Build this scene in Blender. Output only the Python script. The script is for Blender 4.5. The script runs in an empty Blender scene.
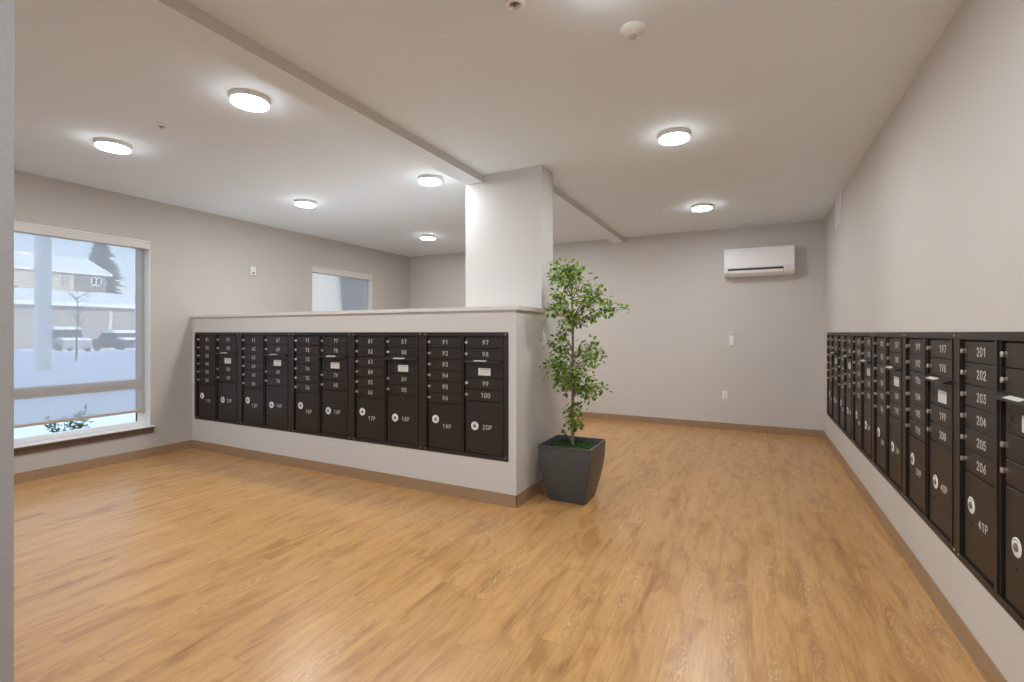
import bpy, bmesh, math, random
from mathutils import Vector, Matrix

S = bpy.context.scene
C = S.collection
PI = math.pi

# ------------------------------------------------------------------ camera, world, sun, exposure
TH = 0.4678
cam_d = bpy.data.cameras.new('camera')
cam = bpy.data.objects.new('camera', cam_d)
C.objects.link(cam)
cam.location = (0, 0, 1.43)
cam.rotation_euler = (PI / 2, 0, TH)
cam_d.sensor_width = 36
cam_d.lens = 475.1 / 1024 * 36
cam_d.shift_y = -(341 - 332.6) / 1024
cam_d.clip_start = 0.02
cam_d.clip_end = 500
S.camera = cam

S.view_settings.view_transform = 'Standard'
S.view_settings.look = 'None'
S.view_settings.gamma = 1
S.view_settings.use_curve_mapping = False
S.view_settings.exposure = 0.13
S.cycles.use_denoising = True
S.cycles.max_bounces = 10
S.cycles.diffuse_bounces = 6
S.cycles.transparent_max_bounces = 12
S.cycles.sample_clamp_indirect = 6

world = bpy.data.worlds.new('world')
S.world = world
world.use_nodes = True
wn = world.node_tree
wn.nodes.clear()
wo = wn.nodes.new('ShaderNodeOutputWorld')
wb = wn.nodes.new('ShaderNodeBackground')
wc = wn.nodes.new('ShaderNodeTexCoord')
ws = wn.nodes.new('ShaderNodeSeparateXYZ')
wr = wn.nodes.new('ShaderNodeValToRGB')
wr.color_ramp.elements[0].position = 0.0
wr.color_ramp.elements[0].color = (0.92, 0.96, 1.0, 1)
wr.color_ramp.elements[1].position = 0.7
wr.color_ramp.elements[1].color = (0.48, 0.62, 0.92, 1)
_e = wr.color_ramp.elements.new(0.14)
_e.color = (0.58, 0.74, 0.96, 1)
wn.links.new(wc.outputs['Generated'], ws.inputs[0])
wn.links.new(ws.outputs['Z'], wr.inputs[0])
wn.links.new(wr.outputs[0], wb.inputs[0])
wb.inputs[1].default_value = 2.3
wn.links.new(wb.outputs[0], wo.inputs[0])

sun_d = bpy.data.lights.new('sun', 'SUN')
sun_d.energy = 5.0
sun_d.angle = 0.02
sun_d.color = (1.0, 0.93, 0.82)
sun = bpy.data.objects.new('sun', sun_d)
C.objects.link(sun)
sun.location = (20, -10, 30)
sun.rotation_euler = Vector((0.90, 0.12, 0.40)).to_track_quat('Z', 'Y').to_euler()

LAMP = 146.0          # radiance of the ceiling lamp diffusers
LAMP_COL = (0.975, 1.0, 1.02, 1)


# ------------------------------------------------------------------ helpers
def mat(name, col=(.8, .8, .8), rough=.5, metal=0, spec=.5, noise=None, bump=None, emit=None):
    m = bpy.data.materials.new(name)
    m.use_nodes = True
    nt = m.node_tree
    b = nt.nodes['Principled BSDF']
    b.inputs['Base Color'].default_value = (*col, 1)
    b.inputs['Roughness'].default_value = rough
    b.inputs['Metallic'].default_value = metal
    b.inputs['Specular IOR Level'].default_value = spec
    tc = nt.nodes.new('ShaderNodeTexCoord')
    if noise:
        sc, amt = noise
        n = nt.nodes.new('ShaderNodeTexNoise')
        n.inputs['Scale'].default_value = sc
        n.inputs['Detail'].default_value = 4
        r = nt.nodes.new('ShaderNodeValToRGB')
        r.color_ramp.elements[0].position = .3
        r.color_ramp.elements[1].position = .7
        r.color_ramp.elements[0].color = (*[c * (1 - amt) for c in col], 1)
        r.color_ramp.elements[1].color = (*[min(1, c * (1 + amt)) for c in col], 1)
        nt.links.new(tc.outputs['Object'], n.inputs['Vector'])
        nt.links.new(n.outputs['Fac'], r.inputs[0])
        nt.links.new(r.outputs[0], b.inputs['Base Color'])
    if bump:
        sc, st, di = bump
        n = nt.nodes.new('ShaderNodeTexNoise')
        n.inputs['Scale'].default_value = sc
        bp = nt.nodes.new('ShaderNodeBump')
        bp.inputs['Strength'].default_value = st
        bp.inputs['Distance'].default_value = di
        nt.links.new(tc.outputs['Object'], n.inputs['Vector'])
        nt.links.new(n.outputs['Fac'], bp.inputs['Height'])
        nt.links.new(bp.outputs[0], b.inputs['Normal'])
    if emit:
        b.inputs['Emission Color'].default_value = emit[0]
        b.inputs['Emission Strength'].default_value = emit[1]
    return m


def box(bm, x0, x1, y0, y1, z0, z1, bev=0, seg=1):
    v = [bm.verts.new((x, y, z)) for z in (z0, z1) for y in (y0, y1) for x in (x0, x1)]
    fs = [bm.faces.new([v[i] for i in q]) for q in
          ((0, 2, 3, 1), (4, 5, 7, 6), (0, 1, 5, 4), (2, 6, 7, 3), (0, 4, 6, 2), (1, 3, 7, 5))]
    if bev:
        es = {e for f in fs for e in f.edges}
        bmesh.ops.bevel(bm, geom=list(es), offset=bev, segments=seg, affect='EDGES', profile=.5)


def lathe(bm, prof, n=32, M=None):
    """prof: (radius, height) pairs turned about local Z, then moved by M"""
    M = M or Matrix()
    rings = []
    for r, z in prof:
        if r < 1e-6:
            rings.append([bm.verts.new(M @ Vector((0, 0, z)))])
        else:
            rings.append([bm.verts.new(M @ Vector((r * math.cos(2 * PI * i / n), r * math.sin(2 * PI * i / n), z))) for i in range(n)])
    for a, b in zip(rings, rings[1:]):
        for i in range(n):
            j = (i + 1) % n
            if len(a) == 1 and len(b) == 1:
                continue
            if len(a) == 1:
                bm.faces.new((a[0], b[j], b[i]))
            elif len(b) == 1:
                bm.faces.new((a[i], a[j], b[0]))
            else:
                bm.faces.new((a[i], a[j], b[j], b[i]))


def tube(bm, pts, rad, n=7):
    """tapered tube through pts; rad is one radius or a list"""
    pts = [Vector(p) for p in pts]
    if not isinstance(rad, (list, tuple)):
        rad = [rad] * len(pts)
    prev = None
    up = Vector((.3, .2, 1)).normalized()
    for i, p in enumerate(pts):
        t = (pts[min(i + 1, len(pts) - 1)] - pts[max(i - 1, 0)]).normalized()
        a = t.cross(up)
        if a.length < .1:
            a = t.cross(Vector((1, 0, 0)))
        a.normalize()
        b = t.cross(a)
        ring = [bm.verts.new(p + (a * math.cos(2 * PI * k / n) + b * math.sin(2 * PI * k / n)) * rad[i]) for k in range(n)]
        if prev:
            for k in range(n):
                bm.faces.new((prev[k], prev[(k + 1) % n], ring[(k + 1) % n], ring[k]))
        else:
            bm.faces.new(ring)
        prev = ring
    bm.faces.new(prev[::-1])


def prism(bm, outline, lo, hi, axis):
    """extrude a closed outline (pairs) along axis; the pairs fill the other two axes in order"""
    def P(a, b, t):
        return {'x': (t, a, b), 'y': (a, t, b), 'z': (a, b, t)}[axis]
    A = [bm.verts.new(P(a, b, lo)) for a, b in outline]
    B = [bm.verts.new(P(a, b, hi)) for a, b in outline]
    bm.faces.new(A)
    bm.faces.new(B[::-1])
    n = len(A)
    for i in range(n):
        bm.faces.new((A[i], B[i], B[(i + 1) % n], A[(i + 1) % n]))


def mesh(name, bm, m, smooth=False):
    bmesh.ops.recalc_face_normals(bm, faces=bm.faces)
    me = bpy.data.meshes.new(name)
    bm.to_mesh(me)
    bm.free()
    for mm in (m if isinstance(m, (list, tuple)) else [m]):
        me.materials.append(mm)
    if smooth:
        me.polygons.foreach_set('use_smooth', [True] * len(me.polygons))
        try:
            me.set_sharp_from_angle(angle=math.radians(35))
        except Exception:
            pass
    return me


def link(name, me, parent=None, loc=None):
    o = bpy.data.objects.new(name, me)
    C.objects.link(o)
    if parent:
        o.parent = parent
    if loc:
        o.location = loc
    return o


def obj(name, bm, m, parent=None, loc=None, smooth=False):
    return link(name, mesh(name, bm, m, smooth), parent, loc)


def tag(o, label=None, cat=None, group=None, kind=None):
    if label: o['label'] = label
    if cat: o['category'] = cat
    if group: o['group'] = group
    if kind: o['kind'] = kind
    return o


def thing(name, loc, label, cat, group=None, rz=0):
    o = bpy.data.objects.new(name, None)
    o.empty_display_size = .1
    C.objects.link(o)
    o.location = loc
    o.rotation_euler = (0, 0, rz)
    return tag(o, label, cat, group)


def struct(name, bm, m, parent=None):
    o = obj(name, bm, m, parent)
    if not parent:
        o['kind'] = 'structure'
    return o


# ------------------------------------------------------------------ materials
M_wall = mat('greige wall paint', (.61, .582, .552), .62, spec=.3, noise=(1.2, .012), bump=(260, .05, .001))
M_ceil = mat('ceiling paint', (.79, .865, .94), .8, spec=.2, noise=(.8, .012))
M_wall_shaded = mat('shaded wall paint', (.515, .485, .455), .62, spec=.3, noise=(1.2, .012), bump=(260, .05, .001))  # the room's wall paint, darkened to hold the left wall's shade
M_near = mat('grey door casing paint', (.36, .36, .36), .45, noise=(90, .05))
M_col = mat('column paint', (.63, .615, .595), .6, spec=.3, bump=(260, .05, .001))
M_white = mat('white plastic', (.78, .77, .75), .35, noise=(6, .01))
M_frame = mat('white vinyl', (.86, .86, .87), .35, noise=(6, .01))
M_cap = mat('white cap paint', (.72, .69, .65), .4, noise=(5, .02))
M_base = mat('tan vinyl baseboard', (.35, .225, .13), .45, noise=(30, .05))
M_fascia = mat('cream blind cassette', (.64, .61, .57), .45, noise=(6, .01))
M_sill = mat('taupe sill', (.80, .78, .76), .3, noise=(8, .02))
M_bronze = mat('dark bronze powder coat', (.024, .0175, .0135), .42, spec=.38, noise=(40, .08), bump=(900, .08, .0006))
M_black = mat('black recess', (.006, .005, .005), .7, noise=(20, .1))
M_chrome = mat('brushed nickel', (.72, .70, .66), .28, metal=1, noise=(40, .05))
M_steel = mat('dull steel', (.30, .29, .28), .35, metal=1, noise=(40, .1))
M_plate = mat('white enamel', (.86, .86, .86), .4, noise=(60, .02))
M_engrave = mat('engraved silver', (.76, .74, .70), .45, noise=(50, .04))
M_sticker = mat('paper sticker', (.78, .76, .72), .5, noise=(60, .03))
M_ink = mat('grey ink', (.30, .30, .29), .6, noise=(50, .1))
M_pot = mat('charcoal planter', (.066, .071, .074), .38, spec=.5, noise=(14, .06), bump=(160, .05, .001))
M_moss = mat('moss', (.055, .12, .025), .9, noise=(45, .6), bump=(90, 1, .02))
M_bark = mat('grey brown bark', (.20, .155, .11), .8, noise=(60, .35), bump=(80, .6, .004))
M_dark = mat('dark plastic', (.03, .03, .03), .4, noise=(20, .1))
M_grey = mat('mid grey plastic', (.25, .25, .24), .5, noise=(20, .05))
M_lampside = mat('frosted lens edge', (.9, .9, .9), .4, noise=(5, .01), emit=(LAMP_COL, LAMP * .15))
M_lamp = mat('lamp diffuser', (.9, .9, .9), .4, noise=(5, .01), emit=(LAMP_COL, LAMP))
M_snow = mat('snow', (.86, .88, .92), .6, noise=(.6, .04), bump=(2, .6, .1))
M_side1 = mat('beige siding', (.62, .56, .46), .8, noise=(.5, .05))
M_side2 = mat('grey siding', (.22, .23, .22), .8, noise=(.5, .08))
M_side3 = mat('taupe siding', (.36, .33, .31), .8, noise=(.4, .08))
M_side4 = mat('light grey siding', (.62, .64, .66), .8, noise=(.4, .05))
M_concrete = mat('pale concrete', (.86, .84, .78), .8, noise=(3, .08))
M_pine = mat('hazed pine needles', (.13, .17, .15), .9, noise=(1.2, .4))  # needle colour lightened to carry the haze over the far trees
M_trunk = mat('tree trunk', (.10, .075, .055), .9, noise=(4, .3))
M_carA = mat('dark car paint', (.05, .055, .065), .3, noise=(2, .1))
M_carB = mat('silver car paint', (.35, .36, .38), .3, noise=(2, .05))
M_glassdark = mat('dark glass', (.03, .035, .04), .1, noise=(3, .1))
M_shrub = mat('shrub leaves', (.13, .26, .07), .55, noise=(30, .4))


def leaf_material():
    m = bpy.data.materials.new('ficus leaves')
    m.use_nodes = True
    nt = m.node_tree
    b = nt.nodes['Principled BSDF']
    b.inputs['Roughness'].default_value = .42
    g = nt.nodes.new('ShaderNodeNewGeometry')
    r = nt.nodes.new('ShaderNodeValToRGB')
    e = r.color_ramp.elements
    e[0].position = 0; e[0].color = (.035, .10, .015, 1)
    e[1].position = 1; e[1].color = (.42, .58, .09, 1)
    x = e.new(.5); x.color = (.16, .31, .04, 1)
    nt.links.new(g.outputs['Random Per Island'], r.inputs[0])
    nt.links.new(r.outputs[0], b.inputs['Base Color'])
    tr = nt.nodes.new('ShaderNodeBsdfTranslucent')
    nt.links.new(r.outputs[0], tr.inputs[0])
    mx = nt.nodes.new('ShaderNodeMixShader')
    mx.inputs[0].default_value = .25
    nt.links.new(b.outputs[0], mx.inputs[1])
    nt.links.new(tr.outputs[0], mx.inputs[2])
    nt.links.new(mx.outputs[0], nt.nodes['Material Output'].inputs[0])
    return m


def fabric_material():
    """open-weave solar screen: part see-through, part pale grey thread"""
    m = bpy.data.materials.new('solar screen fabric')
    m.use_nodes = True
    nt = m.node_tree
    nt.nodes.clear()
    out = nt.nodes.new('ShaderNodeOutputMaterial')
    tc = nt.nodes.new('ShaderNodeTexCoord')
    n = nt.nodes.new('ShaderNodeTexNoise')
    n.inputs['Scale'].default_value = 140
    r = nt.nodes.new('ShaderNodeValToRGB')
    r.color_ramp.elements[0].color = (.24, .23, .215, 1)
    r.color_ramp.elements[1].color = (.30, .285, .265, 1)
    d = nt.nodes.new('ShaderNodeBsdfDiffuse')
    t = nt.nodes.new('ShaderNodeBsdfTranslucent')
    tp = nt.nodes.new('ShaderNodeBsdfTransparent')
    m1 = nt.nodes.new('ShaderNodeMixShader'); m1.inputs[0].default_value = FAB_TRANSL
    m2 = nt.nodes.new('ShaderNodeMixShader'); m2.inputs[0].default_value = FAB_OPEN
    nt.links.new(tc.outputs['Object'], n.inputs['Vector'])
    nt.links.new(n.outputs['Fac'], r.inputs[0])
    nt.links.new(r.outputs[0], d.inputs[0])
    t.inputs[0].default_value = (.74, .70, .65, 1)
    nt.links.new(d.outputs[0], m1.inputs[1])
    nt.links.new(t.outputs[0], m1.inputs[2])
    nt.links.new(m1.outputs[0], m2.inputs[1])
    nt.links.new(tp.outputs[0], m2.inputs[2])
    nt.links.new(m2.outputs[0], out.inputs[0])
    return m


def glass_material():
    m = bpy.data.materials.new('clear window glass')
    m.use_nodes = True
    nt = m.node_tree
    nt.nodes.clear()
    out = nt.nodes.new('ShaderNodeOutputMaterial')
    tp = nt.nodes.new('ShaderNodeBsdfTransparent')
    tp.inputs[0].default_value = (.95, .97, .97, 1)
    gl = nt.nodes.new('ShaderNodeBsdfGlossy')
    gl.inputs['Roughness'].default_value = .02
    fr = nt.nodes.new('ShaderNodeFresnel')
    fr.inputs[0].default_value = 1.45
    mx = nt.nodes.new('ShaderNodeMixShader')
    nt.links.new(fr.outputs[0], mx.inputs[0])
    nt.links.new(tp.outputs[0], mx.inputs[1])
    nt.links.new(gl.outputs[0], mx.inputs[2])
    nt.links.new(mx.outputs[0], out.inputs[0])
    return m


def floor_material():
    """oak-look vinyl planks running along world Y, staggered ends, grain and cathedral figure"""
    m = bpy.data.materials.new('oak vinyl plank')
    m.use_nodes = True
    nt = m.node_tree
    N, L = nt.nodes, nt.links
    b = N['Principled BSDF']
    tc = N.new('ShaderNodeTexCoord')
    sp = N.new('ShaderNodeSeparateXYZ')
    L.new(tc.outputs['Object'], sp.inputs[0])

    def ma(op, a, bb=None, c=None):
        n = N.new('ShaderNodeMath'); n.operation = op
        for i, v in enumerate((a, bb, c)):
            if v is None: continue
            if isinstance(v, (int, float)): n.inputs[i].default_value = v
            else: L.new(v, n.inputs[i])
        return n.outputs[0]

    def comb(x, y, z=0):
        n = N.new('ShaderNodeCombineXYZ')
        for i, v in enumerate((x, y, z)):
            if isinstance(v, (int, float)): n.inputs[i].default_value = v
            else: L.new(v, n.inputs[i])
        return n.outputs[0]

    def white(v):
        n = N.new('ShaderNodeTexWhiteNoise'); n.noise_dimensions = '3D'
        L.new(v, n.inputs['Vector'])
        return n.outputs['Value']

    def noise(v, sc=1, det=3, rough=.5, dist=0):
        n = N.new('ShaderNodeTexNoise')
        n.inputs['Scale'].default_value = sc; n.inputs['Detail'].default_value = det
        n.inputs['Roughness'].default_value = rough; n.inputs['Distortion'].default_value = dist
        L.new(v, n.inputs['Vector'])
        return n.outputs['Fac']

    def ramp(v, stops):
        n = N.new('ShaderNodeValToRGB')
        e = n.color_ramp.elements
        e[0].position, e[0].color = stops[0][0], (*stops[0][1], 1)
        e[1].position, e[1].color = stops[-1][0], (*stops[-1][1], 1)
        for p, c in stops[1:-1]:
            x = e.new(p); x.color = (*c, 1)
        L.new(v, n.inputs[0])
        return n.outputs[0]

    def mixc(f, a, bb, mode='MIX'):
        n = N.new('ShaderNodeMix'); n.data_type = 'RGBA'; n.blend_type = mode
        for i, v in ((0, f), (6, a), (7, bb)):
            if isinstance(v, (int, float)): n.inputs[i].default_value = v
            elif isinstance(v, tuple): n.inputs[i].default_value = (*v, 1)
            else: L.new(v, n.inputs[i])
        return n.outputs[2]
    W_, LEN = .178, 1.22
    xs = ma('DIVIDE', sp.outputs['X'], W_)
    row = ma('FLOOR', xs)
    off = ma('MULTIPLY', white(comb(row, 3.7)), LEN)
    ys = ma('DIVIDE', ma('ADD', sp.outputs['Y'], off), LEN)
    idx = ma('FLOOR', ys)
    rnd = white(comb(row, idx, 1.3))
    rnd2 = white(comb(row, idx, 7.1))
    shift = ma('MULTIPLY', rnd, 37.0)
    # long soft streaks, nearly continuous from board to board, and amber clouds
    sh2 = ma('MULTIPLY', rnd, 2.2)
    st = noise(comb(ma('MULTIPLY', sp.outputs['X'], 13.0), ma('ADD', ma('MULTIPLY', sp.outputs['Y'], 1.5), sh2), sh2), 1, 5, .6, .6)
    fine = noise(comb(ma('ADD', ma('MULTIPLY', sp.outputs['X'], 150.0), shift), ma('MULTIPLY', sp.outputs['Y'], 7.0), shift), 1, 4, .65)
    cloud = noise(comb(ma('MULTIPLY', sp.outputs['X'], 7.5), ma('ADD', ma('MULTIPLY', sp.outputs['Y'], 2.2), sh2), ma('MULTIPLY', rnd, .9)), 1, 4, .6, .8)
    base = ramp(st, [(.30, (.42, .212, .078)), (.46, (.545, .302, .114)), (.70, (.60, .348, .140))])
    tone = ramp(rnd2, [(0, (.955, .95, .945)), (1, (1.02, 1.02, 1.02))])
    c1 = mixc(1.0, base, tone, 'MULTIPLY')
    c2 = mixc(1.0, c1, ramp(cloud, [(.33, (.78, .72, .65)), (.50, (1.02, 1.02, 1.02))]), 'MULTIPLY')
    c3 = mixc(1.0, c2, ramp(fine, [(.30, (.84, .81, .78)), (.62, (1.05, 1.06, 1.07))]), 'MULTIPLY')
    # cathedral figure: nested arches around a knot line in some boards
    fx = ma('SUBTRACT', ma('SUBTRACT', xs, row), .5)
    fy = ma('SUBTRACT', ma('SUBTRACT', ys, idx), ma('ADD', ma('MULTIPLY', rnd, .6), .2))
    wob = noise(comb(ma('MULTIPLY', sp.outputs['X'], 11.0), ma('MULTIPLY', sp.outputs['Y'], 6.0), shift), 1, 3, .6)
    px = ma('ADD', ma('MULTIPLY', fx, 2.6), ma('MULTIPLY', ma('SUBTRACT', wob, .5), 1.3))
    py = ma('MULTIPLY', fy, 2.6)
    rad = ma('SQRT', ma('ADD', ma('MULTIPLY', px, px), ma('MULTIPLY', py, py)))
    ring = ma('SINE', ma('MULTIPLY', ma('ADD', rad, ma('MULTIPLY', wob, .5)), 46.0))
    near = ma('MAXIMUM', ma('SUBTRACT', 1.0, ma('MULTIPLY', rad, .95)), 0.0)
    brk = noise(comb(ma('MULTIPLY', sp.outputs['X'], 60.0), ma('MULTIPLY', sp.outputs['Y'], 14.0), 3.0), 1, 3, .6)
    has = ma('GREATER_THAN', rnd2, .50)
    dark = ma('MULTIPLY', ma('MULTIPLY', near, has), .55)
    c3b = mixc(dark, c3, mixc(1.0, c3, (.80, .76, .70), 'MULTIPLY'))
    lm = ma('MULTIPLY', ma('MULTIPLY', ma('MAXIMUM', ring, 0.0), ma('GREATER_THAN', brk, .47)), ma('MULTIPLY', near, has))
    c4 = mixc(ma('MULTIPLY', lm, .62), c3b, (.74, .56, .34))
    # joints
    ex = ma('ABSOLUTE', fx)
    ey = ma('ABSOLUTE', ma('SUBTRACT', ma('SUBTRACT', ys, idx), .5))
    gx = ma('GREATER_THAN', ex, .5 - .0011 / W_)
    gy = ma('GREATER_THAN', ey, .5 - .0011 / LEN)
    gap = ma('MULTIPLY', ma('MAXIMUM', gx, gy), .55)
    c5 = mixc(gap, c4, (.24, .135, .06))
    L.new(c5, b.inputs['Base Color'])
    rr = N.new('ShaderNodeMapRange')
    rr.inputs['To Min'].default_value = .24
    rr.inputs['To Max'].default_value = .36
    L.new(fine, rr.inputs['Value'])
    L.new(rr.outputs[0], b.inputs['Roughness'])
    b.inputs['Specular IOR Level'].default_value = .58
    bp = N.new('ShaderNodeBump')
    bp.inputs['Strength'].default_value = .12
    bp.inputs['Distance'].default_value = .001
    L.new(ma('SUBTRACT', fine, ma('MULTIPLY', gap, 2.0)), bp.inputs['Height'])
    L.new(bp.outputs[0], b.inputs['Normal'])
    return m


FAB_TRANSL = .66
FAB_OPEN = .27
M_leaf = leaf_material()
M_fabric = fabric_material()
M_glass = glass_material()
M_floor = floor_material()

# ------------------------------------------------------------------ room shell
XR, YB, XL, YN = .8792, 7.7608, -6.2711, -3.0
H = 2.98
WT = .2
HW_Y0, HW_Y1, HW_X = 3.5134, 4.78, -1.735       # half wall front, rear, end
HW_TOP = 1.6188

FZ = -.014          # finished floor
bm = bmesh.new(); box(bm, XL - WT, XR + WT, YN - WT, YB + WT, -.15, FZ)
struct('floor', bm, M_floor)
bm = bmesh.new(); box(bm, XL - WT, XR + WT, YN - WT, YB + WT, H, H + .25)
struct('ceiling', bm, M_ceil)
UW, UH = .8813, 1.079                     # one mailbox unit
MT, ML, MY = 1.4335, -6.2137, 7.400       # top of the banks, left end of each bank
RB = (MY - 6 * (UW + .0003) + .012, MY - .012, MT - UH + .012, MT - .012)   # recess in the right wall
bm = bmesh.new()
box(bm, XR + .05, XR + WT, YN, YB, FZ, H)
box(bm, XR, XR + .05, YN, RB[0], FZ, H)
box(bm, XR, XR + .05, RB[1], YB, FZ, H)
box(bm, XR, XR + .05, RB[0], RB[1], FZ, RB[2])
box(bm, XR, XR + .05, RB[0], RB[1], RB[3], H)
struct('wall_right', bm, M_wall)
bm = bmesh.new(); box(bm, XL, XR, YB, YB + WT, FZ, H)
struct('wall_back', bm, M_wall)
REAR_FILL = [(-5.9, -2.45), (-1.55, .60)]      # unseen glazed openings behind the camera, added to bring in daylight
bm = bmesh.new()
xc = [XL] + [v for w in REAR_FILL for v in w] + [XR]
for a, b in zip(xc, xc[1:]):
    if (a, b) in REAR_FILL:
        box(bm, a, b, YN - WT, YN, FZ, .12)
        box(bm, a, b, YN - WT, YN, 2.62, H)
    else:
        box(bm, a, b, YN - WT, YN, FZ, H)
struct('wall_rear', bm, M_wall)

WIN = [(1.70, 3.044), (5.331, 6.673)]
W_Z0, W_Z1 = .344, 2.495
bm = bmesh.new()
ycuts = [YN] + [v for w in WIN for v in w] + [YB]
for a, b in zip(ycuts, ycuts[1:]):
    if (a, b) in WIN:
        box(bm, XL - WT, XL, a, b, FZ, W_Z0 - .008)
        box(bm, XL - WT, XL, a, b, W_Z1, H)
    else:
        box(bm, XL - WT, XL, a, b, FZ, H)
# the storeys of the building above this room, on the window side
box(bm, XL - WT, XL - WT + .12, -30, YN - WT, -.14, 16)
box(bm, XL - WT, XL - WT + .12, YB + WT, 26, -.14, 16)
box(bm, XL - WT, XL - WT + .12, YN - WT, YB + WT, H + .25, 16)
struct('wall_left', bm, M_wall_shaded)

# wall end close to the camera on the left, with its corner bead
bm = bmesh.new()
prism(bm, [(-2.0, YN), (-1.81, YN), (-1.81, .5455), (-1.8108, .5478), (-1.8135, .549), (-2.0, .549)], FZ, H, 'z')
struct('wall_near', bm, M_near)

# half wall and column
bm = bmesh.new()
HB = (ML + .012, ML + 5 * UW - .012)
box(bm, XL, HW_X, HW_Y0 + .05, HW_Y1, FZ, HW_TOP)
box(bm, XL, HB[0], HW_Y0, HW_Y0 + .05, FZ, HW_TOP)
box(bm, HB[1], HW_X, HW_Y0, HW_Y0 + .05, FZ, HW_TOP)
box(bm, HB[0], HB[1], HW_Y0, HW_Y0 + .05, FZ, RB[2])
box(bm, HB[0], HB[1], HW_Y0, HW_Y0 + .05, RB[3], HW_TOP)
struct('wall_half', bm, M_col)
CX0, CX1, CY0, CY1 = -2.565, HW_X, 4.045, 4.32
bm = bmesh.new()
box(bm, CX0, CX1, CY0, CY1, HW_TOP, H)
struct('wall_column', bm, M_col)
# cap board, notched round the column
o_ = .024
bm = bmesh.new()
prism(bm, [(XL, HW_Y0 - o_), (HW_X + o_, HW_Y0 - o_), (HW_X + o_, CY0), (CX0, CY0), (CX0, CY1), (HW_X + o_, CY1),
           (HW_X + o_, HW_Y1 + o_), (XL, HW_Y1 + o_)], HW_TOP, HW_TOP + .032, 'z')
struct('trim_1', bm, M_cap)
# ceiling beams
for nm, x0, x1, y0, y1 in (('trim_2', -2.5547, -2.3614, YN, CY0), ('trim_3', -2.06, -1.866, CY1, YB)):
    bm = bmesh.new()
    box(bm, x0, x1, y0, y1, 2.909, H)
    o = struct(nm, bm, [M_ceil, M_wall])
    for p in o.data.polygons:
        if abs(p.normal.x) > .5:
            p.material_index = 1

BB = .0849


def baseboard(name, pts):
    """runs of baseboard with a small toe at the foot; pts are (x0,y0,x1,y1,nx,ny)"""
    bm = bmesh.new()
    for x0, y0, x1, y1, nx, ny in pts:
        for z0, z1, t in ((FZ, BB, .006), (FZ, FZ + .012, .013), (FZ + .012, FZ + .020, .009)):
            box(bm, min(x0, x1, x0 + nx * t, x1 + nx * t), max(x0, x1, x0 + nx * t, x1 + nx * t),
                min(y0, y1, y0 + ny * t, y1 + ny * t), max(y0, y1, y0 + ny * t, y1 + ny * t), z0, z1)
    struct(name, bm, M_base)


baseboard('baseboard_right', [(XR, YN, XR, YB, -1, 0)])
baseboard('baseboard_back', [(XL, YB, XR, YB, 0, -1)])
baseboard('baseboard_left', [(XL, YN, XL, HW_Y0, 1, 0), (XL, HW_Y1, XL, YB, 1, 0)])
baseboard('baseboard_half_wall', [(XL, HW_Y0, HW_X + .006, HW_Y0, 0, -1), (HW_X, HW_Y0 - .006, HW_X, HW_Y1, 1, 0),
                                  (XL, HW_Y1, HW_X + .006, HW_Y1, 0, 1)])

# ------------------------------------------------------------------ windows and their screens
GX = XL - .155       # glass plane


def window(i, y0, y1):
    bm = bmesh.new()
    fw, x0, x1 = .062, GX - .04, GX + .035
    box(bm, x0, x1, y0, y0 + fw, W_Z0, W_Z1, .004)
    box(bm, x0, x1, y1 - fw, y1, W_Z0, W_Z1, .004)
    box(bm, x0, x1, y0 + fw, y1 - fw, W_Z0, W_Z0 + .05, .004)
    box(bm, x0, x1, y0 + fw, y1 - fw, W_Z1 - fw, W_Z1, .004)
    box(bm, x0, x1, y0 + fw, y1 - fw, .775, .885, .004)
    w = struct('window_%d' % i, bm, M_frame)
    bm = bmesh.new()
    for z0, z1 in ((W_Z0 + .05, .775), (.885, W_Z1 - fw)):
        box(bm, GX - .003, GX + .003, y0 + fw, y1 - fw, z0, z1)
    obj('pane', bm, M_glass, w)
    bm = bmesh.new()
    for z0, z1 in ((W_Z0 + .05, .775), (.885, W_Z1 - fw)):
        for a, b in ((y0 + fw, y0 + fw + .008), (y1 - fw - .008, y1 - fw)):
            box(bm, GX - .006, GX + .008, a, b, z0, z1)
    obj('gasket', bm, M_dark, w)
    # white lining of the reveal and the projecting sill with its apron
    bm = bmesh.new()
    box(bm, XL - .12, XL + .001, y1 - .006, y1 + .0005, W_Z0, W_Z1)
    box(bm, XL - .12, XL + .001, y0 - .0005, y0 + .006, W_Z0, W_Z1)
    box(bm, XL - .12, XL + .001, y0, y1, W_Z1 - .006, W_Z1)
    obj('reveal_lining', bm, M_frame, w)
    bm = bmesh.new()
    box(bm, XL - .125, XL + .045, y0 - .04, y1 + .04, W_Z0 - .011, W_Z0, .003)
    obj('window_sill', bm, M_sill, w)
    bm = bmesh.new()
    prism(bm, [(XL, W_Z0 - .011), (XL + .042, W_Z0 - .011), (XL + .040, W_Z0 - .026), (XL + .022, W_Z0 - .036), (XL + .018, W_Z0 - .080), (XL, W_Z0 - .088)],
          y0 - .03, y1 + .03, 'y')
    o = obj('sill_apron', bm, mat('brown apron', (.13, .09, .065), .5, noise=(20, .05)), w)
    o['label'] = 'brown moulding under the white sill'
    return w


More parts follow.
